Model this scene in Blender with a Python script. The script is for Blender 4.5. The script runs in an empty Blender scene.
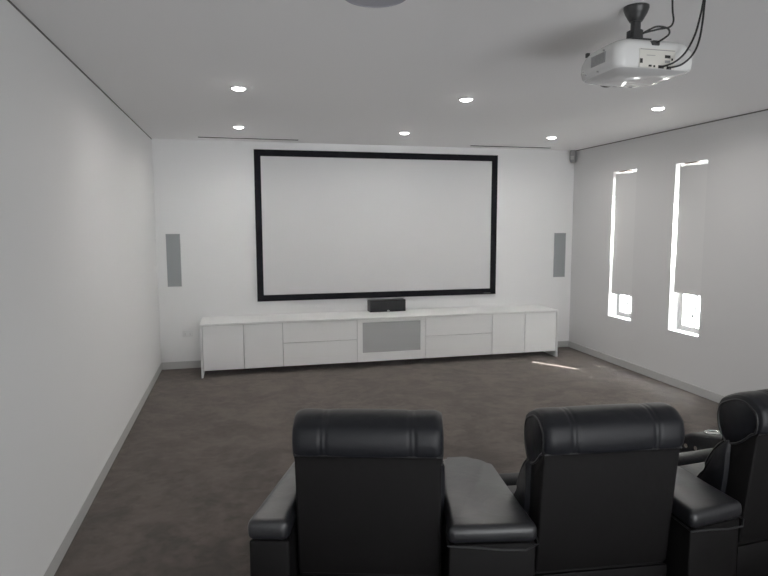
import bpy, bmesh, math, random
from mathutils import Vector, Matrix
random.seed(7)
S = bpy.context.scene
C = S.collection
PI = math.pi

# ------------------------------------------------------------------ materials
def mat(name, col, rough=.6, spec=.5, metal=0.0, bump=None, var=None, coat=0.0, sheen=0.0):
    m = bpy.data.materials.new(name); m.use_nodes = True
    nt = m.node_tree; b = nt.nodes['Principled BSDF']
    b.inputs['Base Color'].default_value = (*col, 1)
    b.inputs['Roughness'].default_value = rough
    b.inputs['Specular IOR Level'].default_value = spec
    b.inputs['Metallic'].default_value = metal
    if coat: b.inputs['Coat Weight'].default_value = coat
    if sheen: b.inputs['Sheen Weight'].default_value = sheen
    tc = nt.nodes.new('ShaderNodeTexCoord')
    if var:                                   # (scale, amount, detail)
        n = nt.nodes.new('ShaderNodeTexNoise'); n.inputs['Scale'].default_value = var[0]
        n.inputs['Detail'].default_value = var[2]
        nt.links.new(tc.outputs['Object'], n.inputs['Vector'])
        r = nt.nodes.new('ShaderNodeValToRGB')
        a = var[1]
        r.color_ramp.elements[0].position = .3; r.color_ramp.elements[1].position = .7
        r.color_ramp.elements[0].color = (*[c*(1-a) for c in col], 1)
        r.color_ramp.elements[1].color = (*[min(1, c*(1+a)) for c in col], 1)
        nt.links.new(n.outputs['Fac'], r.inputs['Fac'])
        nt.links.new(r.outputs['Color'], b.inputs['Base Color'])
    if bump:                                  # (scale, strength, distance)
        n = nt.nodes.new('ShaderNodeTexNoise'); n.inputs['Scale'].default_value = bump[0]
        n.inputs['Detail'].default_value = 3
        nt.links.new(tc.outputs['Object'], n.inputs['Vector'])
        bp = nt.nodes.new('ShaderNodeBump'); bp.inputs['Strength'].default_value = bump[1]
        bp.inputs['Distance'].default_value = bump[2]
        nt.links.new(n.outputs['Fac'], bp.inputs['Height'])
        nt.links.new(bp.outputs['Normal'], b.inputs['Normal'])
    return m

def emit(name, col, strength):
    m = bpy.data.materials.new(name); m.use_nodes = True
    nt = m.node_tree; nt.nodes.clear()
    e = nt.nodes.new('ShaderNodeEmission'); o = nt.nodes.new('ShaderNodeOutputMaterial')
    e.inputs['Color'].default_value = (*col, 1); e.inputs['Strength'].default_value = strength
    nt.links.new(e.outputs[0], o.inputs['Surface'])
    return m

def carpet_material():
    m = bpy.data.materials.new('brown_plush_carpet'); m.use_nodes = True
    nt = m.node_tree; L = nt.links.new; b = nt.nodes['Principled BSDF']
    b.inputs['Roughness'].default_value = .95
    b.inputs['Specular IOR Level'].default_value = .12
    b.inputs['Sheen Weight'].default_value = CARPET_SHEEN
    b.inputs['Sheen Roughness'].default_value = .5
    b.inputs['Sheen Tint'].default_value = (.95, .85, .8, 1)
    tc = nt.nodes.new('ShaderNodeTexCoord')
    def noise(scale, detail, rough=.55, dist=0.0):
        n = nt.nodes.new('ShaderNodeTexNoise'); n.inputs['Scale'].default_value = scale
        n.inputs['Detail'].default_value = detail; n.inputs['Roughness'].default_value = rough
        n.inputs['Distortion'].default_value = dist
        L(tc.outputs['Object'], n.inputs['Vector']); return n
    big = noise(3.2, 5, .6, .6); mid = noise(12, 4, .62, .3); fine = noise(210, 2)
    def mth(op, a, bb):
        n = nt.nodes.new('ShaderNodeMath'); n.operation = op
        for k, v in enumerate((a, bb)):
            if isinstance(v, float): n.inputs[k].default_value = v
            else: L(v, n.inputs[k])
        return n.outputs[0]
    f = mth('ADD', mth('MULTIPLY', big.outputs['Fac'], .50), mth('MULTIPLY', mid.outputs['Fac'], .33))
    f = mth('ADD', f, mth('MULTIPLY', fine.outputs['Fac'], .17))
    r = nt.nodes.new('ShaderNodeValToRGB')
    r.color_ramp.elements[0].position = .435; r.color_ramp.elements[0].color = (*[c*.48 for c in CARPET], 1)
    r.color_ramp.elements[1].position = .575; r.color_ramp.elements[1].color = (*[c*1.6 for c in CARPET], 1)
    L(f, r.inputs['Fac']); L(r.outputs['Color'], b.inputs['Base Color'])
    bp = nt.nodes.new('ShaderNodeBump'); bp.inputs['Strength'].default_value = .7; bp.inputs['Distance'].default_value = .01
    L(mth('ADD', mth('MULTIPLY', fine.outputs['Fac'], .5), mth('MULTIPLY', mid.outputs['Fac'], .5)), bp.inputs['Height'])
    L(bp.outputs['Normal'], b.inputs['Normal'])
    return m

def leather_material(name='black_leather', rough=.46, spec=.19):
    m = bpy.data.materials.new(name); m.use_nodes = True
    nt = m.node_tree; L = nt.links.new; b = nt.nodes['Principled BSDF']
    b.inputs['Base Color'].default_value = (.0065, .0068, .0085, 1)
    b.inputs['Roughness'].default_value = rough
    b.inputs['Specular IOR Level'].default_value = spec
    tc = nt.nodes.new('ShaderNodeTexCoord')
    n1 = nt.nodes.new('ShaderNodeTexNoise'); n1.inputs['Scale'].default_value = 7; n1.inputs['Detail'].default_value = 3
    n1.inputs['Distortion'].default_value = .6
    n2 = nt.nodes.new('ShaderNodeTexVoronoi'); n2.inputs['Scale'].default_value = 260
    L(tc.outputs['Object'], n1.inputs['Vector']); L(tc.outputs['Object'], n2.inputs['Vector'])
    b1 = nt.nodes.new('ShaderNodeBump'); b1.inputs['Strength'].default_value = .22; b1.inputs['Distance'].default_value = .02
    b2 = nt.nodes.new('ShaderNodeBump'); b2.inputs['Strength'].default_value = .12; b2.inputs['Distance'].default_value = .001
    L(n1.outputs['Fac'], b1.inputs['Height']); L(n2.outputs['Distance'], b2.inputs['Height'])
    L(b1.outputs['Normal'], b2.inputs['Normal']); L(b2.outputs['Normal'], b.inputs['Normal'])
    return m

CARPET = (.040,.0312,.026); CARPET_SHEEN = .26
M = dict(
    wall=mat('white_wall_paint', (.86,.86,.86), .7, .3, bump=(140, .04, .002)),
    wall_shade=mat('white_wall_paint_shaded', (.67, .67, .668), .7, .3, bump=(140, .04, .002)),  # same white paint, with the window wall's shade put into the colour
    ceiling=mat('white_ceiling_paint', (.92,.91,.905), .8, .2, bump=(140, .03, .002)),
    skirting=mat('grey_skirting_paint', (.46, .46, .45), .45, .4),
    gap=mat('dark_shadow_gap', (.14, .135, .13), .9, .1),
    carpet=carpet_material(),
    leather=leather_material(),
    leather_top=leather_material('black_leather_glossier', .40, .62),  # glossier copy of the leather for lids and the outer arm
    matte_leather=mat('black_back_panel_vinyl', (.0040, .0036, .0037), .6, .14, bump=(9, .15, .02)),
    piping=mat('black_piping', (.011, .011, .012), .4, .4),
    plastic=mat('black_plastic', (.012, .012, .013), .4, .5),
    velvet=mat('black_velvet_frame', (.006, .006, .008), .85, .15),
    grille_black=mat('black_speaker_cloth', (.018, .018, .02), .8, .2),
    screen=mat('white_projection_fabric', (.67, .67, .675), .9, .1),
    laminate=mat('white_satin_laminate', (.88, .88, .875), .38, .45),
    carcass=mat('greyed_carcass', (.42, .42, .42), .6, .3),  # greyed so the gaps between doors read as shadow
    cloth=mat('grey_speaker_cloth', (.42, .43, .435), .9, .1, bump=(900, .3, .001)),
    grille=mat('grey_speaker_grille', (.27, .29, .30), .6, .3, bump=(900, .3, .001)),
    ceilgrille=mat('pale_ceiling_speaker_grille', (.36, .36, .40), .6, .3, bump=(900, .3, .001)),
    trim=mat('white_trim', (.75, .75, .75), .4, .4),
    projector=mat('glossy_white_plastic', (.72, .72, .71), .25, .5),
    underside=mat('polished_white_underside', (.62, .62, .62), .07, .6, coat=.6),
    port_panel=mat('cream_port_panel', (.66, .64, .58), .5, .4),
    port_grey=mat('grey_port', (.25, .25, .25), .5, .4),
    vent_dark=mat('vent_dark', (.36, .36, .36), .7, .2),
    lens=mat('dark_lens_glass', (.01, .01, .02), .05, .8),
    black=mat('black_rubber', (.008, .008, .008), .5, .4),
    slot=mat('black_slot', (.02, .02, .02), .9, .1),
    sensor=mat('grey_white_sensor_plastic', (.24, .24, .24), .4, .4),
    sensor_eye=mat('milky_sensor_lens', (.42, .42, .41), .25, .5),
    chrome=mat('chrome', (.75, .75, .75), .18, .5, metal=1),
    blind=mat('grey_white_blind_fabric', (.715, .715, .71), .8, .2, bump=(500, .1, .001)),
    alu=mat('white_window_frame', (.70, .70, .70), .4, .4),
    brown=mat('brown_bracket', (.25, .19, .15), .6, .3),
    render_wall=mat('pale_render', (.82, .81, .78), .8, .2, bump=(60, .2, .004)),
    paving=mat('pale_paving', (.8, .79, .77), .8, .2, var=(6, .15, 4)),
    glow=emit('downlight_glow', (1, .96, .91), 40.0),
)
# clear pane: lets the daylight straight through
def glass_material():
    m = bpy.data.materials.new('window_glass'); m.use_nodes = True
    nt = m.node_tree; nt.nodes.clear()
    t = nt.nodes.new('ShaderNodeBsdfTransparent'); g = nt.nodes.new('ShaderNodeBsdfGlossy')
    g.inputs['Roughness'].default_value = .02
    mx = nt.nodes.new('ShaderNodeMixShader'); mx.inputs[0].default_value = .06
    o = nt.nodes.new('ShaderNodeOutputMaterial')
    t.inputs['Color'].default_value = (.95, .97, .97, 1)
    nt.links.new(t.outputs[0], mx.inputs[1]); nt.links.new(g.outputs[0], mx.inputs[2]); nt.links.new(mx.outputs[0], o.inputs['Surface'])
    return m
M['glass'] = glass_material()

# ------------------------------------------------------------------ mesh helpers
def add_box(bm, x0, x1, y0, y1, z0, z1, r=0.0, seg=3):
    ret = bmesh.ops.create_cube(bm, size=1)
    vs = ret['verts']
    for v in vs:
        v.co = Vector(((x0+x1)/2 + v.co.x*(x1-x0), (y0+y1)/2 + v.co.y*(y1-y0), (z0+z1)/2 + v.co.z*(z1-z0)))
    if r > 0:
        es = list({e for v in vs for e in v.link_edges})
        bmesh.ops.bevel(bm, geom=es, offset=r, segments=seg, affect='EDGES', profile=.5)

def add_cyl(bm, p0, p1, r0, r1=None, n=24, caps=True):
    r1 = r0 if r1 is None else r1
    p0, p1 = Vector(p0), Vector(p1); d = p1-p0
    ret = bmesh.ops.create_cone(bm, cap_ends=caps, segments=n, radius1=r0, radius2=r1, depth=d.length)
    mtx = Matrix.Translation((p0+p1)/2) @ d.to_track_quat('Z', 'Y').to_matrix().to_4x4()
    bmesh.ops.transform(bm, matrix=mtx, verts=ret['verts'])

def add_torus(bm, c, R, r, axis=(0, 0, 1), n=32, k=10):
    q = Vector(axis).to_track_quat('Z', 'Y').to_matrix()
    rings = []
    for i in range(n):
        a = 2*PI*i/n; row = []
        for j in range(k):
            b = 2*PI*j/k
            row.append(bm.verts.new(Vector(c) + q @ Vector(((R+r*math.cos(b))*math.cos(a), (R+r*math.cos(b))*math.sin(a), r*math.sin(b)))))
        rings.append(row)
    for i in range(n):
        for j in range(k):
            bm.faces.new((rings[i][j], rings[(i+1) % n][j], rings[(i+1) % n][(j+1) % k], rings[i][(j+1) % k]))

def smooth_path(pts, n=12):
    pts = [Vector(p) for p in pts]; out = []
    P = [pts[0]*2-pts[1]] + pts + [pts[-1]*2-pts[-2]]
    for i in range(1, len(P)-2):
        for k in range(n):
            t = k/n; a, b, c, d = P[i-1:i+3]
            out.append(.5*((2*b)+(c-a)*t+(2*a-5*b+4*c-d)*t*t+(3*b-a-3*c+d)*t**3))
    out.append(pts[-1]); return out

def add_tube(bm, pts, r, n=10, k=8):
    path = smooth_path(pts, n); rings = []
    up = Vector((0.13, .2, 1)).normalized()
    for i, p in enumerate(path):
        t = (path[min(i+1, len(path)-1)] - path[max(i-1, 0)]).normalized()
        u = t.cross(up); u = u.normalized() if u.length > 1e-4 else Vector((1, 0, 0)); v = t.cross(u)
        rings.append([bm.verts.new(p + r*(math.cos(2*PI*j/k)*u + math.sin(2*PI*j/k)*v)) for j in range(k)])
    for a, b in zip(rings, rings[1:]):
        for j in range(k): bm.faces.new((a[j], a[(j+1) % k], b[(j+1) % k], b[j]))
    bm.faces.new(rings[0][::-1]); bm.faces.new(rings[-1])

def closed_spline(pts, n=6):
    P = [Vector((p[0], p[1])) for p in pts]; N = len(P); out = []
    for i in range(N):
        a, b, c, d = P[i-1], P[i], P[(i+1) % N], P[(i+2) % N]
        for k in range(n):
            t = k/n
            out.append(.5*((2*b)+(c-a)*t+(2*a-5*b+4*c-d)*t*t+(3*b-a-3*c+d)*t**3))
    return out

def add_loft(bm, profile, stations, centre):
    """profile = closed (y, z) loop; stations = (x, scale[, dz]) from one end to the other."""
    rings = []
    for st in stations:
        x, s = st[0], st[1]
        rings.append([bm.verts.new((x, centre[0]+(p.x-centre[0])*s, centre[1]+(p.y-centre[1])*s)) for p in profile])
    n = len(profile)
    for a, b in zip(rings, rings[1:]):
        for j in range(n): bm.faces.new((a[j], a[(j+1) % n], b[(j+1) % n], b[j]))
    bm.faces.new(rings[0][::-1]); bm.faces.new(rings[-1])

def obj(name, bm, m, parent=None, smooth=None, loc=None):
    bmesh.ops.recalc_face_normals(bm, faces=bm.faces)
    me = bpy.data.meshes.new(name); bm.to_mesh(me); bm.free()
    me.materials.append(m)
    if smooth:
        me.polygons.foreach_set('use_smooth', [True]*len(me.polygons))
        me.set_sharp_from_angle(angle=math.radians(smooth))
    o = bpy.data.objects.new(name, me); C.objects.link(o)
    if parent: o.parent = parent
    if loc: o.location = loc
    return o

def box(name, m, parent, x0, x1, y0, y1, z0, z1, r=0.0, seg=2):
    bm = bmesh.new(); add_box(bm, x0, x1, y0, y1, z0, z1, r, seg)
    return obj(name, bm, m, parent, 40 if r else None)

def thing(name, label, cat, loc=(0, 0, 0), rotz=0, group=None):
    o = bpy.data.objects.new(name, None); C.objects.link(o)
    o.empty_display_size = .1
    o.location = loc; o.rotation_euler = (0, 0, rotz); o['label'] = label; o['category'] = cat
    if group: o['group'] = group
    return o

def tag(o, label, cat, group=None):
    o['label'] = label; o['category'] = cat
    if group: o['group'] = group
    return o

def struct(o):
    o['kind'] = 'structure'; return o

def dup(root, loc, rotz, label):
    r = root.copy(); C.objects.link(r); r.location = loc; r.rotation_euler = (0, 0, rotz); r['label'] = label
    for ch in list(root.children):
        c = ch.copy(); C.objects.link(c); c.parent = r
        for g in list(ch.children):
            d = g.copy(); C.objects.link(d); d.parent = c
    return r

# ------------------------------------------------------------------ the room
W, H, D = 5.40, 2.70, 9.4            # width, height, depth; screen wall at y = 0, room runs to y = -D
T = .20
struct(box('floor', M['carpet'], None, -T, W+T, -D-T, T, -.12, 0))
struct(box('ceiling', M['ceiling'], None, -T, W+T, -D-T, T, H, H+.15))
struct(box('wall_left', M['wall'], None, -T, 0, -D-T, T, 0, H))
struct(box('wall_back', M['wall'], None, 0, W, 0, T, 0, H))
struct(box('wall_front', M['wall'], None, 0, W, -D-T, -D, 0, H))
WIN = [(-1.335, -.890, .575, 2.345), (-2.410, -1.972, .583, 2.338)]
bm = bmesh.new()
ys = [T, WIN[0][1], WIN[0][0], WIN[1][1], WIN[1][0], -D-T]
add_box(bm, W, W+T, ys[1], ys[0], 0, H); add_box(bm, W, W+T, ys[3], ys[2], 0, H); add_box(bm, W, W+T, ys[5], ys[4], 0, H)
for y0, y1, z0, z1 in WIN:
    add_box(bm, W, W+T, y0, y1, 0, z0); add_box(bm, W, W+T, y0, y1, z1, H)
bmesh.ops.remove_doubles(bm, verts=bm.verts, dist=1e-5)
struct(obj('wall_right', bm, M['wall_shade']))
# skirting, and dark strips standing in for the shadow line under the ceiling
def skirting(name, x0, x1, y0, y1):
    struct(box(name, M['skirting'], None, x0, x1, y0, y1, 0, .085, .003, 1))
skirting('baseboard_left', 0, .005, -D, 0)
skirting('baseboard_right', W-.016, W, -D, 0)
skirting('baseboard_back', .005, W-.016, -.016, 0)
struct(box('shadow_line_1', M['gap'], None, 0, .002, -D, 0, H-.011, H))
struct(box('shadow_line_2', M['gap'], None, W-.002, W, -D, 0, H-.011, H))

# ------------------------------------------------------------------ windows and blinds
for i, (y0, y1, z0, z1) in enumerate(WIN):
    wn = bpy.data.objects.new('window_%d' % (i+1), None); C.objects.link(wn); wn['kind'] = 'structure'
    wn.location = (W+.15, (y0+y1)/2, z0)
    hw, hh = (y1-y0)/2, z1-z0
    bm = bmesh.new(); f = .035
    add_box(bm, -.025, .03, -hw, -hw+f, 0, hh); add_box(bm, -.025, .03, hw-f, hw, 0, hh)
    add_box(bm, -.025, .03, -hw+f, hw-f, 0, f); add_box(bm, -.025, .03, -hw+f, hw-f, hh-f, hh)
    obj('window_frame', bm, M['alu'], wn)
    bm = bmesh.new(); g = .018                                            # opening sash
    a, b, c, d = -hw+f+.004, hw-f-.004, f+.004, .80
    add_box(bm, -.03, .012, a, a+g, c, d); add_box(bm, -.03, .012, b-g, b, c, d)
    add_box(bm, -.03, .012, a+g, b-g, c, c+g); add_box(bm, -.03, .012, a+g, b-g, d-g, d)
    add_box(bm, -.012, .008, -.012, .012, c+g, d-g)
    obj('sash', bm, M['alu'], wn)
    bm = bmesh.new(); add_box(bm, -.05, -.03, -.018, .018, .155, .20, .006); add_box(bm, -.055, -.04, -.006, .006, .17, .28, .004)
    obj('latch', bm, M['port_grey'], wn, 40)
    box('glass_pane', M['glass'], wn, .010, .014, -hw+f, hw-f, f, hh-f)
BL = [('grey white roller blind lowered over the window nearest the screen wall', .868, .020, .010, .018),
      ('grey white roller blind lowered over the window farther from the screen wall', 1.000, .047, .008, .010)]
for (lab, zb, gap, ng, xo), (y0, y1, z0, z1) in zip(BL, WIN):
    xb = W+xo
    t = thing('roller_blind', lab, 'blind', (xb, (y0+y1)/2, zb), 0, 'roller blinds on the two slot windows')
    hw = (y1-y0)/2; a, b = -hw+ng, hw-gap; top = z1-zb
    box('blind_fabric', M['blind'], t, 0, .003, a, b, .012, top-.038)
    bm = bmesh.new(); add_box(bm, -.004, .008, a, b, -.008, .014, .003)
    obj('bottom_rail', bm, M['blind'], t, 40)
    bm = bmesh.new(); add_cyl(bm, (.022, a+.01, top-.048), (.022, b-.01, top-.048), .019)
    obj('roller', bm, M['blind'], t, 40)
    for yy in (a, b):
        box('bracket', M['trim'], t, .002, .045, yy-.004, yy+.004, top-.08, top, .001, 1)
    box('headrail', M['brown'], t, .004, .040, a+.16, b-.06, top-.010, top)
# outside: paving, and an added wall cutting the sun from the lower panes
o = struct(box('ground', M['paving'], None, W+T, 16, -14, 8, -.3, -.12))
o = struct(box('sun_blocking_wall', M['render_wall'], None, W+T+1.0, W+T+1.3, -12, 4, -.12, 3.70))

# ------------------------------------------------------------------ projection screen
cx = 2.700
sc = thing('projection_screen', 'large fixed white projection screen in black frame on the end wall', 'screen', (cx, 0, .861))
hw, sh, fr = 1.4823, 1.6676, .078
box('screen_surface', M['screen'], sc, -hw-.01, hw+.01, -.030, -.026, -.01, sh+.01)
bm = bmesh.new()
for a in ((-hw-fr, -hw, -fr, sh+fr), (hw, hw+fr, -fr, sh+fr), (-hw, hw, -fr, 0), (-hw, hw, sh, sh+fr)):
    add_box(bm, a[0], a[1], -.045, 0, a[2], a[3])
obj('screen_frame', bm, M['velvet'], sc)
bm = bmesh.new()
for k, w in enumerate((.012, .007, .010, .007, .010, .006)):
    add_box(bm, hw-.09+k*.017, hw-.09+k*.017+w, -.0462, -.045, -fr+.012, -fr+.022)
obj('maker_badge', bm, M['sensor'], sc)['label'] = 'tiny pale maker mark'

# ------------------------------------------------------------------ cabinet run
XL, XR, YF, ZT = .488, 4.914, -.545, .613
top = thing('worktop', 'long white worktop with end panels spanning the low cabinets', 'worktop', (cx, 0, 0))
box('top_panel', M['laminate'], top, XL-cx, XR-cx, YF, -.002, ZT-.020, ZT, .0015, 1)
for a in (XL, XR-.020):
    box('end_panel', M['laminate'], top, a-cx, a+.020-cx, YF, -.017, 0, ZT-.020, .0015, 1)
Z0, Z1 = .080, .590
YD = -.534                            # front face of doors
def unit(name, label, cat, x0, x1, kind, group=None):
    xm = (x0+x1)/2; w = (x1-x0)/2
    t = thing(name, label, cat, (xm, 0, Z0), 0, group); h = Z1-Z0
    bm = bmesh.new(); k = .016
    y0, y1 = YD+.020, -.020
    add_box(bm, -w+.001, -w+k, y0, y1, 0, h); add_box(bm, w-k, w-.001, y0, y1, 0, h)
    add_box(bm, -w+k, w-k, y0, y1, 0, k); add_box(bm, -w+k, w-k, y0, y1, h-k, h)
    add_box(bm, -w+k, w-k, y1-.008, y1, k, h-k)
    obj('carcass', bm, M['carcass'], t)
    g = .0033
    if kind == 'doors':
        for a, b in ((-w+g, -g+.004), (.004+g, w-g)):
            box('door', M['laminate'], t, a, b, YD, YD+.018, 0, h-.004, .001, 1)
    elif kind == 'drawers':
        zs = .352-Z0
        for a, b in ((0, zs-g), (zs+g, h-.004)):
            box('drawer', M['laminate'], t, -w+g, w-g, YD, YD+.018, a, b, .001, 1)
    else:
        bm = bmesh.new(); ow, oz0, oz1 = .361, .185-Z0, .553-Z0
        add_box(bm, -w+g, -ow, YD, YD+.018, 0, h-.004); add_box(bm, ow, w-g, YD, YD+.018, 0, h-.004)
        add_box(bm, -ow, ow, YD, YD+.018, 0, oz0); add_box(bm, -ow, ow, YD, YD+.018, oz1, h-.004)
        d = obj('door', bm, M['laminate'], t)
        c = box('cloth_panel', M['cloth'], d, -ow, ow, YD+.010, YD+.014, oz0, oz1)
        c['label'] = 'grey speaker cloth panel'
unit('cabinet', 'white two-door low cabinet next to the power outlet', 'cabinet', .5115, 1.402, 'doors', 'white low cabinets under the screen')
unit('drawer_cabinet', 'white two-drawer cabinet between the outlet-side doors and grey cloth panel', 'cabinet', 1.402, 2.277, 'drawers', 'white low cabinets under the screen')
unit('media_cabinet', 'white cabinet with framed grey cloth front under the centre speaker', 'cabinet', 2.277, 3.129, 'media', 'white low cabinets under the screen')
unit('drawer_cabinet', 'white two-drawer cabinet between grey cloth panel and window-side doors', 'cabinet', 3.129, 4.004, 'drawers', 'white low cabinets under the screen')
unit('cabinet', 'white two-door low cabinet at the window end, beside the sun streak', 'cabinet', 4.004, 4.8905, 'doors', 'white low cabinets under the screen')

# centre speaker
t = thing('centre_speaker', 'black centre speaker box on white worktop under the screen', 'speaker', (2.753, -.155, ZT), math.radians(2.5))
box('speaker_box', M['plastic'], t, -.236, .236, .012, .150, .001, .150, .004)
box('front_grille', M['grille_black'], t, -.232, .232, 0, .012, .006, .146, .004)
bm = bmesh.new(); add_cyl(bm, (0, -.0015, .014), (0, .001, .014), .011, n=20)
for v in bm.verts: v.co.x *= 1.6
obj('badge', bm, M['trim'], t, 40)['label'] = 'small pale oval maker badge'

# in-wall speakers
for lab, x0, x1, z0, z1 in (('tall grey in-wall speaker grille near the left wall, above the power outlet', .108, .268, .990, 1.612),
                            ('tall grey in-wall speaker grille between the screen and window wall', 5.128, 5.303, .985, 1.590)):
    t = thing('wall_speaker', lab, 'speaker', ((x0+x1)/2, 0, z0), 0, 'in-wall speakers beside the screen')
    w = (x1-x0)/2; h = z1-z0
    box('grille', M['grille'], t, -w+.004, w-.004, -.006, -.001, .004, h-.004, .001, 1)
    bm = bmesh.new()
    add_box(bm, -w, -w+.004, -.007, 0, 0, h); add_box(bm, w-.004, w, -.007, 0, 0, h)
    add_box(bm, -w+.004, w-.004, -.007, 0, 0, .004); add_box(bm, -w+.004, w-.004, -.007, 0, h-.004, h)
    obj('grille_frame', bm, M['cloth'], t)

# power outlet
t = thing('power_outlet', 'white double power outlet low on the wall beside the cabinet', 'outlet', (.312, 0, .385))
box('face_plate', M['trim'], t, -.058, .058, -.010, 0, 0, .072, .003)
for x in (-.030, .030):
    sw = box('socket', M['trim'], t, x-.016, x+.016, -.012, -.009, .012, .046, .001, 1)
    bm = bmesh.new()
    for dx, dz, a in ((-.006, .034, .5), (.006, .034, -.5), (0, .021, 0)):
        add_box(bm, x+dx-.001, x+dx+.001, -.0126, -.0118, dz-.005, dz+.005)
    obj('slot', bm, M['slot'], sw)
    box('rocker', M['trim'], t, x-.006, x+.006, -.013, -.009, .052, .064, .001, 1)

# motion sensor in the corner
t = thing('motion_sensor', 'small grey motion sensor high in the corner beside the windows', 'sensor', (5.345, -.055, 2.545), math.radians(-45))
bm = bmesh.new()
prof = closed_spline([(-.040, .135), (-.046, .09), (-.040, .03), (-.022, .004), (.030, .0), (.034, .14), (.0, .146)], 5)
add_loft(bm, prof, [(-.036, .9), (-.031, 1), (.031, 1), (.036, .9)], (0, .07))
obj('sensor_body', bm, M['sensor'], t, 50)
box('sensor_lens', M['sensor_eye'], t, -.022, .022, -.048, -.038, .025, .075, .004)
box('mount_bracket', M['port_grey'], t, -.032, .032, -.028, .045, .138, .152, .003)

# ------------------------------------------------------------------ ceiling fittings
DL = [(.969, -1.104, 'glowing round downlight near the left wall, in the row close to the screen'),
      (2.703, -1.090, 'glowing round downlight just above the middle of the screen'),
      (4.436, -1.108, 'glowing round downlight close to the corner motion sensor and slot vent'),
      (.969, -2.890, 'glowing round downlight near the left wall, in the row farther from screen'),
      (2.705, -2.885, 'glowing round downlight mid-ceiling, between the screen and the hanging projector'),
      (4.436, -2.900, 'glowing round downlight below the projector, on the window side of the ceiling')]
UPL = 7.5
DL_POWER = 4.2
def downlight_mesh(t):
    bm = bmesh.new(); add_torus(bm, (0, 0, -.004), .052, .006, n=32, k=8)
    obj('trim_ring', bm, M['trim'], t, 60)
    bm = bmesh.new(); dome = [(.049, 0), (.048, -.006), (.043, -.012), (.033, -.017), (.018, -.020)]
    for (ra, za), (rb, zb) in zip(dome, dome[1:]): add_cyl(bm, (0, 0, zb), (0, 0, za), rb, ra, 32, caps=zb < -.0195)
    bmesh.ops.remove_doubles(bm, verts=bm.verts, dist=1e-5)
    obj('light_diffuser', bm, M['glow'], t, 60)
first = None
for x, y, lab in DL:
    if first is None:
        first = thing('downlight', lab, 'ceiling light', (x, y, H), 0, 'recessed downlights in the ceiling'); downlight_mesh(first)
    else: dup(first, (x, y, H), 0, lab)
    l = bpy.data.lights.new('downlight_lamp', 'AREA'); l.shape = 'DISK'; l.size = .10; l.energy = DL_POWER
    l.color = (1,.965,.925); l.spread = math.radians(165)
    o = bpy.data.objects.new('downlight_lamp', l); C.objects.link(o); o.location = (x, y, H-.024)

for lab, x0, x1, yv in (('long black slot vent in the ceiling towards the left wall', .528, 1.644, -.275),
                        ('long black slot vent in the ceiling towards the window wall', 3.806, 4.912, -.225)):
    t = thing('slot_vent', lab, 'vent', ((x0+x1)/2, yv, H), 0, 'slot vents above the screen wall')
    w = (x1-x0)/2
    box('slot', M['slot'], t, -w, w, -.022, .022, -.007, 0)
    bm = bmesh.new()
    for yy in (-.026, .022): add_box(bm, -w-.004, w+.004, yy, yy+.004, -.003, 0)
    for xx in (-w-.004, w): add_box(bm, xx, xx+.004, -.022, .022, -.003, 0)
    obj('vent_frame', bm, M['ceiling'], t)

t = thing('ceiling_speaker', 'round pale grey speaker grille set in the ceiling above the room', 'speaker', (1.535, -4.825, H))
bm = bmesh.new(); add_cyl(bm, (0, 0, -.005), (0, 0, 0), .132, n=48); obj('grille', bm, M['ceilgrille'], t, 40)
bm = bmesh.new(); add_torus(bm, (0, 0, -.003), .136, .005, n=48, k=8); obj('trim_ring', bm, M['ceilgrille'], t, 60)

# ------------------------------------------------------------------ projector on its ceiling mount
PX, PY, PZ = 2.712, -4.950, 2.378
mt = thing('projector_mount', 'black trumpet-shaped ceiling mount holding the projector', 'mount', (2.716, -4.950, H))
bm = bmesh.new()
prof = [(.055, 0), (.055, -.010), (.048, -.030), (.034, -.055), (.027, -.066)]
for (ra, za), (rb, zb) in zip(prof, prof[1:]): add_cyl(bm, (0, 0, zb), (0, 0, za), rb, ra, 32)
obj('ceiling_flange', bm, M['plastic'], mt, 40)
bm = bmesh.new(); add_cyl(bm, (0, 0, -.12), (0, 0, -.064), .022); obj('pole', bm, M['plastic'], mt, 40)
bm = bmesh.new(); add_cyl(bm, (0, 0, -.150), (0, 0, -.105), .033, n=8); add_box(bm, -.040, -.026, -.010, .010, -.150, -.108, .002); add_box(bm, -.05, .05, -.05, .05, -.187, -.148, .003)
obj('collar', bm, M['plastic'], mt, 40)

pj = thing('projector', 'glossy white home projector hanging upside down from the ceiling mount', 'projector', (PX, PY, PZ))
pj.scale = (1.04, 1.04, 1.04)
def body_profile(xh, y0, y1, r, n=8):
    pts = []
    for cx_, cy_, a0 in ((xh-r[1], y1-r[1], 0), (-xh+r[1], y1-r[1], 90), (-xh+r[0], y0+r[0], 180), (xh-r[0], y0+r[0], 270)):
        rr = r[1] if a0 < 180 else r[0]
        for k in range(n+1):
            a = math.radians(a0+90*k/n); pts.append((cx_+rr*math.cos(a), cy_+rr*math.sin(a)))
    return pts
def stack(bm, layers):
    rings = [[bm.verts.new((x, y, z)) for x, y in body_profile(xh, y0, y1, r)] for z, xh, y0, y1, r in layers]
    n = len(rings[0])
    for a, b in zip(rings, rings[1:]):
        for j in range(n): bm.faces.new((a[j], a[(j+1) % n], b[(j+1) % n], b[j]))
    bm.faces.new(rings[0][::-1]); bm.faces.new(rings[-1])
bm = bmesh.new()
stack(bm, [(.012, .176, -.150, .160, (.035, .085)), (.020, .184, -.157, .168, (.040, .09)), (.045, .189, -.160, .173, (.042, .09)),
           (.078, .188, -.159, .170, (.042, .09)), (.102, .183, -.155, .150, (.045, .09)), (.118, .172, -.146, .122, (.045, .08)), (.132, .150, -.128, .085, (.045, .07))])
obj('housing', bm, M['projector'], pj, 35)
bm = bmesh.new()
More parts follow.
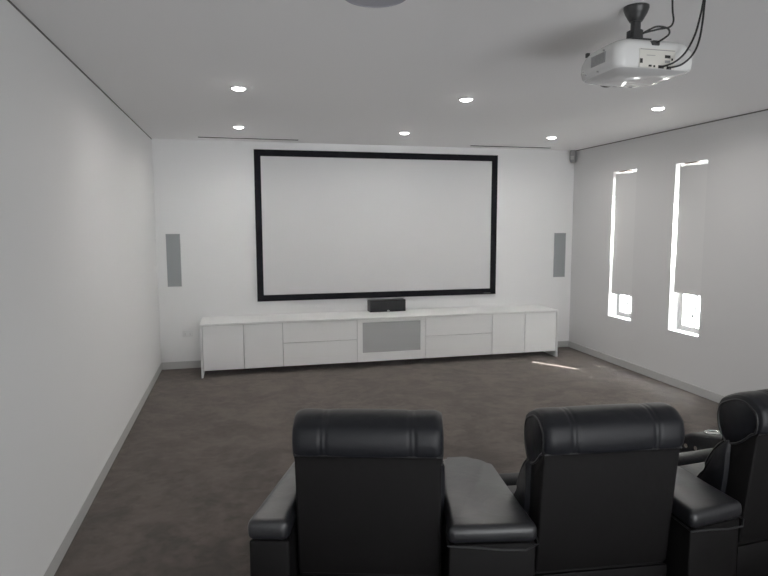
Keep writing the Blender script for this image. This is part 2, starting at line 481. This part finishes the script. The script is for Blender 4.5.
stack(bm, [(-.004, .120, -.090, .110, (.03, .06)), (.006, .160, -.135, .148, (.033, .08)), (.013, .177, -.151, .161, (.035, .085))])
u = obj('top_cover', bm, M['underside'], pj, 60); u['label'] = 'polished white lid facing down'
for x in (-.05, -.02, .01, .06): box('control_button', M['port_grey'], pj, x, x+.018, .108, .116, -.0045, .004, .001)
bm = bmesh.new()
add_torus(bm, (-.02, .172, .062), .050, .008, (0, 1, 0)); add_cyl(bm, (-.02, .150, .062), (-.02, .178, .062), .046)
ln = obj('lens_ring', bm, M['plastic'], pj, 40)
bm = bmesh.new(); add_cyl(bm, (-.02, .176, .062), (-.02, .182, .062), .036); obj('lens', bm, M['lens'], ln, 40)
# connector panel on the rear face (faces the seats)
pp = box('port_panel', M['port_panel'], pj, -.088, .082, -.1625, -.156, .012, .090, .003)
def port(x, z, w, h, m='slot', r=0): box('port', M[m], pp, x-w/2, x+w/2, -.1645, -.161, z-h/2, z+h/2, r)
port(-.080, .038, .012, .018); port(-.038, .020, .014, .008); port(-.018, .019, .008, .008)
port(.014, .018, .026, .012); port(.052, .016, .022, .012); port(.044, .060, .026, .012); port(.044, .040, .024, .010, 'port_grey')
port(.066, .050, .007, .009)
bm = bmesh.new(); 
for k in range(7): add_box(bm, -.055+k*.006, -.051+k*.006, -.1632, -.162, .060, .063)
add_box(bm, -.085, .079, -.1632, -.162, .083, .086)
obj('marking', bm, M['port_grey'], pp)
box('power_inlet', M['plastic'], pj, -.026, .008, -.160, -.136, .104, .124, .003)
box('foot', M['plastic'], pj, -.182, -.166, .075, .090, .106, .126, .002)
# intake grille on the side facing the left wall
bm = bmesh.new()
for k in range(9):
    y = -.075+k*.012
    add_box(bm, -.192, -.182, y, y+.006, .048, .092)
obj('intake_grille', bm, M['vent_dark'], pj)
for y, z in ((.09, .045), (.07, .028), (-.02, .022), (-.06, .10)):
    bm = bmesh.new(); add_cyl(bm, (-.191, y, z), (-.183, y, z), .0035, n=10); obj('screw', bm, M['port_grey'], pj)

# cables (world coordinates)
bm = bmesh.new()
add_tube(bm, [(2.750, -5.14, 2.703), (2.752, -5.14, 2.667), (2.756, -5.14, 2.62), (2.762, -5.14, 2.583), (2.745, -5.14, 2.557), (2.688, -5.14, 2.543), (2.641, -5.125, 2.532), (2.630, -5.12, 2.528), (2.641, -5.13, 2.536), (2.678, -5.145, 2.552), (2.721, -5.155, 2.546), (2.733, -5.155, 2.526), (2.722, -5.14, 2.510), (2.704, -5.112, 2.497)], .0042)
tag(obj('power_cable', bm, M['black'], None, 60), 'black power cable looping from the ceiling to the projector', 'cable')
bm = bmesh.new(); add_tube(bm, [(2.912, -5.14, 2.703), (2.905, -5.142, 2.679), (2.887, -5.150, 2.614), (2.854, -5.16, 2.523), (2.809, -5.16, 2.447), (2.763, -5.148, 2.408), (2.727, -5.120, 2.396)], .0045)
tag(obj('video_cable', bm, M['black'], None, 60), 'black video cable curving to the projector ports, inner one of two', 'cable', 'video cables behind the projector')
bm = bmesh.new(); add_tube(bm, [(2.925, -5.13, 2.703), (2.920, -5.132, 2.68), (2.909, -5.138, 2.59), (2.890, -5.145, 2.508), (2.862, -5.145, 2.45), (2.814, -5.138, 2.407), (2.766, -5.120, 2.394)], .0045)
tag(obj('video_cable', bm, M['black'], None, 60), 'black video cable hanging in the wider curve, outer one of two', 'cable', 'video cables behind the projector')

# ------------------------------------------------------------------ recliners
# local frame: x across, y towards the screen, z up; origin on the floor below the rear headrest seam
LE, ML = M['leather'], M['matte_leather']
def recliner(label):
    t = thing('recliner_chair', label, 'recliner', (0, 0, 0), 0, 'black recliners in the curved row')
    # back shell: rear panel leaning back
    prof = closed_spline([(.000, .822), (.006, .79), (.030, .57), (.058, .31), (.070, .275), (.10, .262), (.20, .27), (.235, .33), (.215, .55), (.185, .76), (.15, .84), (.06, .86)], 4)
    bm = bmesh.new()
    add_loft(bm, prof, [(-.295, .93), (-.2935, .965), (-.288, .992), (-.281, 1), (.281, 1), (.288, .992), (.2935, .965), (.295, .93)], (.12, .56))
    bs = obj('back_shell', bm, ML, t, 50)
    # headrest roll with two pairs of seams
    prof = closed_spline([(.004, .806), (-.018, .822), (-.026, .868), (-.016, .920), (.010, .946), (.055, .968), (.110, .968), (.165, .946), (.212, .912), (.228, .850), (.208, .765), (.155, .712), (.08, .735)], 5)
    def st(x):
        e = .298-abs(x); s = 1.0
        if e < .040: s -= .11*(1-e/.040)**2.6
        for sx in (-.186, -.166, .166, .186):
            s -= .022*math.exp(-((x-sx)/.007)**2)
        if abs(x) < .166: s += .022*math.cos(x/.166*PI/2)**.6
        else: s += .012*max(0, math.sin((abs(x)-.18)/.118*PI))
        return (x, s)
    xs = [-.298+.596*k/124 for k in range(125)]
    bm = bmesh.new(); add_loft(bm, prof, [st(x) for x in xs], (.10, .865))
    hd = obj('headrest', bm, LE, t, 60)
    bm = bmesh.new()
    add_tube(bm, [(x, -.0005, .811) for x in (-.296, -.15, 0, .15, .296)], .0035)
    obj('seam_piping', bm, M['piping'], hd, 60)
    for s in (-1, 1):
        bm = bmesh.new()
        ring = [(.108+(p.x-.10)*.80, .842+(p.y-.855)*.82) for p in prof[::5]]
        pts = [(s*.2965, y, z) for y, z in ring]; add_tube(bm, pts+[pts[0]], .0055, 5)
        obj('end_piping', bm, M['piping'], hd, 60)
    # puffed front cushions
    prof = closed_spline([(.13, .735), (.18, .725), (.225, .665), (.262, .59), (.265, .555), (.305, .50), (.315, .45), (.29, .415), (.16, .415)], 5)
    bm = bmesh.new(); xs = [-.315+.63*k/60 for k in range(61)]
    def st2(x):
        e = .315-abs(x); s = 1.0
        if e < .05: s -= .22*(1-e/.05)**2
        for sx in (-.15, .15): s -= .06*math.exp(-((x-sx)/.015)**2)
        return (x, s)
    add_loft(bm, prof, [st2(x) for x in xs], (.19, .56)); obj('back_cushion', bm, LE, t, 60)
    for s in (-1, 1):
        bm = bmesh.new(); ring = [(.19+(p.x-.19)*.90, .56+(p.y-.56)*.90) for p in prof[3:36:3]]
        add_tube(bm, [(s*.306, y, z) for y, z in ring], .005, 5); obj('cushion_piping', bm, M['piping'], t, 60)
    def soft(name, x0, x1, y0, y1, z0, z1, r):
        bm = bmesh.new(); add_box(bm, x0, x1, y0, y1, z0, z1, r, 5); return obj(name, bm, LE, t, 60)
    soft('seat_cushion', -.300, .300, .26, .600, .28, .425, .045)
    soft('leg_rest', -.300, .300, .605, .745, .14, .430, .055)
    box('base', ML, t, -.296, .296, .075, .60, .02, .298, .012)
    box('rear_rail', ML, t, -.300, .300, .060, .076, .10, .262, .004)
    for x in (-.27, .27):
        for y in (.12, .55):
            bm = bmesh.new(); add_cyl(bm, (x, y, 0), (x, y, .021), .022, .026, 16); obj('foot', bm, M['plastic'], t, 40)
    return t
R_ = math.radians
SEAT = [(1.413, -5.185, 16.0), (2.395, -5.372, 5.8), (3.412, -5.335, -4.5)]
first = recliner('black leather recliner with outer armrest, nearest the left wall')
first.location = (SEAT[0][0], SEAT[0][1], 0); first.rotation_euler = (0, 0, -R_(SEAT[0][2]))
second = dup(first, (SEAT[1][0], SEAT[1][1], 0), -R_(SEAT[1][2]), 'black leather recliner in the middle, between the two wedge consoles')
third = dup(first, (SEAT[2][0], SEAT[2][1], 0), -R_(SEAT[2][2]), 'black leather recliner cut off by the frame, with buttons and cup holder armrest')

# outer armrest of the first recliner
def soft_prism(bm, plan, z0, z1, r, seg=5):
    b = [bm.verts.new((x, y, z0)) for x, y in plan]; tt = [bm.verts.new((x, y, z1)) for x, y in plan]
    n = len(plan); fs = [bm.faces.new(b[::-1]), bm.faces.new(tt)]
    for j in range(n): fs.append(bm.faces.new((b[j], b[(j+1) % n], tt[(j+1) % n], tt[j])))
    if r:
        es = list({e for f in fs for e in f.edges})
        bmesh.ops.bevel(bm, geom=es, offset=r, segments=seg, affect='EDGES', profile=.5)
bm = bmesh.new(); soft_prism(bm, [(-.308, -.065), (-.308, .80), (-.385, .80), (-.480, -.065)][::-1], .478, .566, .030)
arm = obj('armrest', bm, M['leather_top'], first, 60)
bm = bmesh.new(); soft_prism(bm, [(-.310, -.050), (-.310, .82), (-.378, .82), (-.474, -.050)][::-1], .02, .476, .012)
obj('arm_body', bm, ML, arm, 60)
# armrest of the third recliner: slopes to a rounded front with cup holder
bm = bmesh.new()
prof = closed_spline([(-.06, .02), (-.065, .30), (-.06, .50), (-.02, .560), (.20, .555), (.55, .505), (.85, .448), (.98, .410), (1.055, .335), (1.07, .20), (1.06, .02), (.5, .015)], 6)
add_loft(bm, prof, [(.308, .93), (.313, .97), (.325, 1), (.468, 1), (.480, .97), (.485, .93)], (.5, .26))
arm = obj('armrest', bm, LE, third, 60)
cupc = Vector((.398, .865, .4475)); nrm = Vector((0, .15, 1)).normalized()
bm = bmesh.new(); add_torus(bm, cupc, .043, .007, nrm); 
cu = obj('cup_holder', bm, M['chrome'], arm, 60); cu['label'] = 'chrome cup holder ring'
bm = bmesh.new(); add_cyl(bm, cupc-nrm*.02, cupc+nrm*.001, .041); obj('cup_well', bm, M['plastic'], arm, 40)
for y, z in ((.975, .335), (.900, .345)):
    bm = bmesh.new(); add_cyl(bm, (.302, y, z), (.314, y, z), .013, n=20)
    obj('recline_button', bm, M['chrome'], arm, 40)['label'] = 'round chrome recline button'

# wedge consoles
def loc2w(k, lx, ly):
    x, y, h = SEAT[k]; h = R_(h)
    return Vector((x+lx*math.cos(h)+ly*math.sin(h), y-lx*math.sin(h)+ly*math.cos(h)))
def console(k, label):
    a, b = loc2w(k, .316, -.065), loc2w(k, .316, .640)
    rx_ = (-.335, -.335) if k == 0 else (-.37, -.425)
    c, d = loc2w(k+1, rx_[0], .640), loc2w(k+1, rx_[1], -.065)
    m = (a+b+c+d)/4
    t = thing('wedge_console', label, 'console', (m.x, m.y, 0), 0, 'wedge consoles between recliners')
    P = [(p-m) for p in (a, b, c, d)]
    # rounded front corners
    def inset(P, q):
        cc = sum(P, Vector((0, 0)))/4
        return [p+(cc-p).normalized()*q for p in P]
    def rounded(P, r):
        out = []
        for i, p in enumerate(P):
            if i in (1, 2):
                r_ = r if i == 2 else r*.45
                e0 = (P[i-1]-p).normalized()*r_; e1 = (P[(i+1) % 4]-p).normalized()*r_
                for s in (0, .25, .5, .75, 1): out.append(p+e0*(1-s)**2+e1*s**2)
            else: out.append(p)
        return [(q.x, q.y) for q in out]
    bm = bmesh.new(); soft_prism(bm, rounded(P, .10)[::-1], .476, .554, .030)
    lid = obj('padded_lid', bm, M['leather_top'], t, 60)
    bm = bmesh.new(); pts = rounded(inset(P, .004), .10)
    add_tube(bm, [(x, y, .476) for x, y in pts+[pts[0]]], .004, 4, 8); obj('lid_piping', bm, M['piping'], lid, 60)
    bm = bmesh.new(); soft_prism(bm, rounded(inset(P, .016), .09)[::-1], .0, .474, .010)
    obj('console_body', bm, ML, t, 60)
    pt = P[1]*.1+P[2]*.9
    return t
console(0, 'black leather wedge console beside the recliner with outer armrest')
console(1, 'black leather wedge console beside the recliner cut off by the frame')

# ------------------------------------------------------------------ light
w = bpy.data.worlds.new('daylight'); S.world = w; w.use_nodes = True
nt = w.node_tree; bg = nt.nodes['Background']
bg.inputs['Color'].default_value = (.92, .96, 1, 1); bg.inputs['Strength'].default_value = 330.0
sun = bpy.data.lights.new('sun', 'SUN'); sun.energy = 160; sun.angle = .008; sun.color = (1, .95, .88)
so = bpy.data.objects.new('sun', sun); C.objects.link(so)
dv = Vector((-.594*math.cos(R_(50.8)), .804*math.cos(R_(50.8)), -math.sin(R_(50.8))))
so.rotation_euler = dv.to_track_quat('-Z', 'Y').to_euler()
so.location = (8, -6, 6)
# added fill lamp behind the viewer, standing for no visible source
l = bpy.data.lights.new('rear_fill_lamp', 'AREA'); l.shape = 'RECTANGLE'; l.size = 3.0; l.size_y = 1.6; l.energy = 36; l.color = (.95, .975, 1)
o = bpy.data.objects.new('rear_fill_lamp', l); C.objects.link(o); o.location = (2.7, -D+.3, 1.45); o.rotation_euler = (R_(96), 0, 0)

l = bpy.data.lights.new('rear_fill_uplight', 'AREA'); l.shape = 'RECTANGLE'; l.size = 4.8; l.size_y = .5; l.spread = R_(44); l.energy = UPL; l.color = (.95, .975, 1)  # added upward fill, unseen, to brighten the far ceiling
o = bpy.data.objects.new('rear_fill_uplight', l); C.objects.link(o); o.location = (2.7, -D+.35, .45); o.rotation_euler = (R_(105), 0, 0)

# ------------------------------------------------------------------ camera
cam = bpy.data.cameras.new('camera'); co = bpy.data.objects.new('camera', cam); C.objects.link(co)
f, yaw, pitch, roll = 598.197, .2369, -.1083, -.0028
cam.sensor_fit = 'HORIZONTAL'; cam.sensor_width = 36; cam.lens = f/768*36; cam.clip_start = .02
fw = Vector((math.sin(yaw)*math.cos(pitch), math.cos(yaw)*math.cos(pitch), math.sin(pitch)))
rt = Vector((math.cos(yaw), -math.sin(yaw), 0)); up = rt.cross(fw)
r2 = rt*math.cos(roll)+up*math.sin(roll); u2 = -rt*math.sin(roll)+up*math.cos(roll)
m = Matrix((r2, u2, -fw)).transposed().to_4x4(); m.translation = (.9413, -7.4261, 1.7326)
co.matrix_world = m
S.camera = co
S.view_settings.view_transform = 'Standard'
S.view_settings.look = 'None'
S.view_settings.exposure = 0.37
S.view_settings.gamma = 1.25
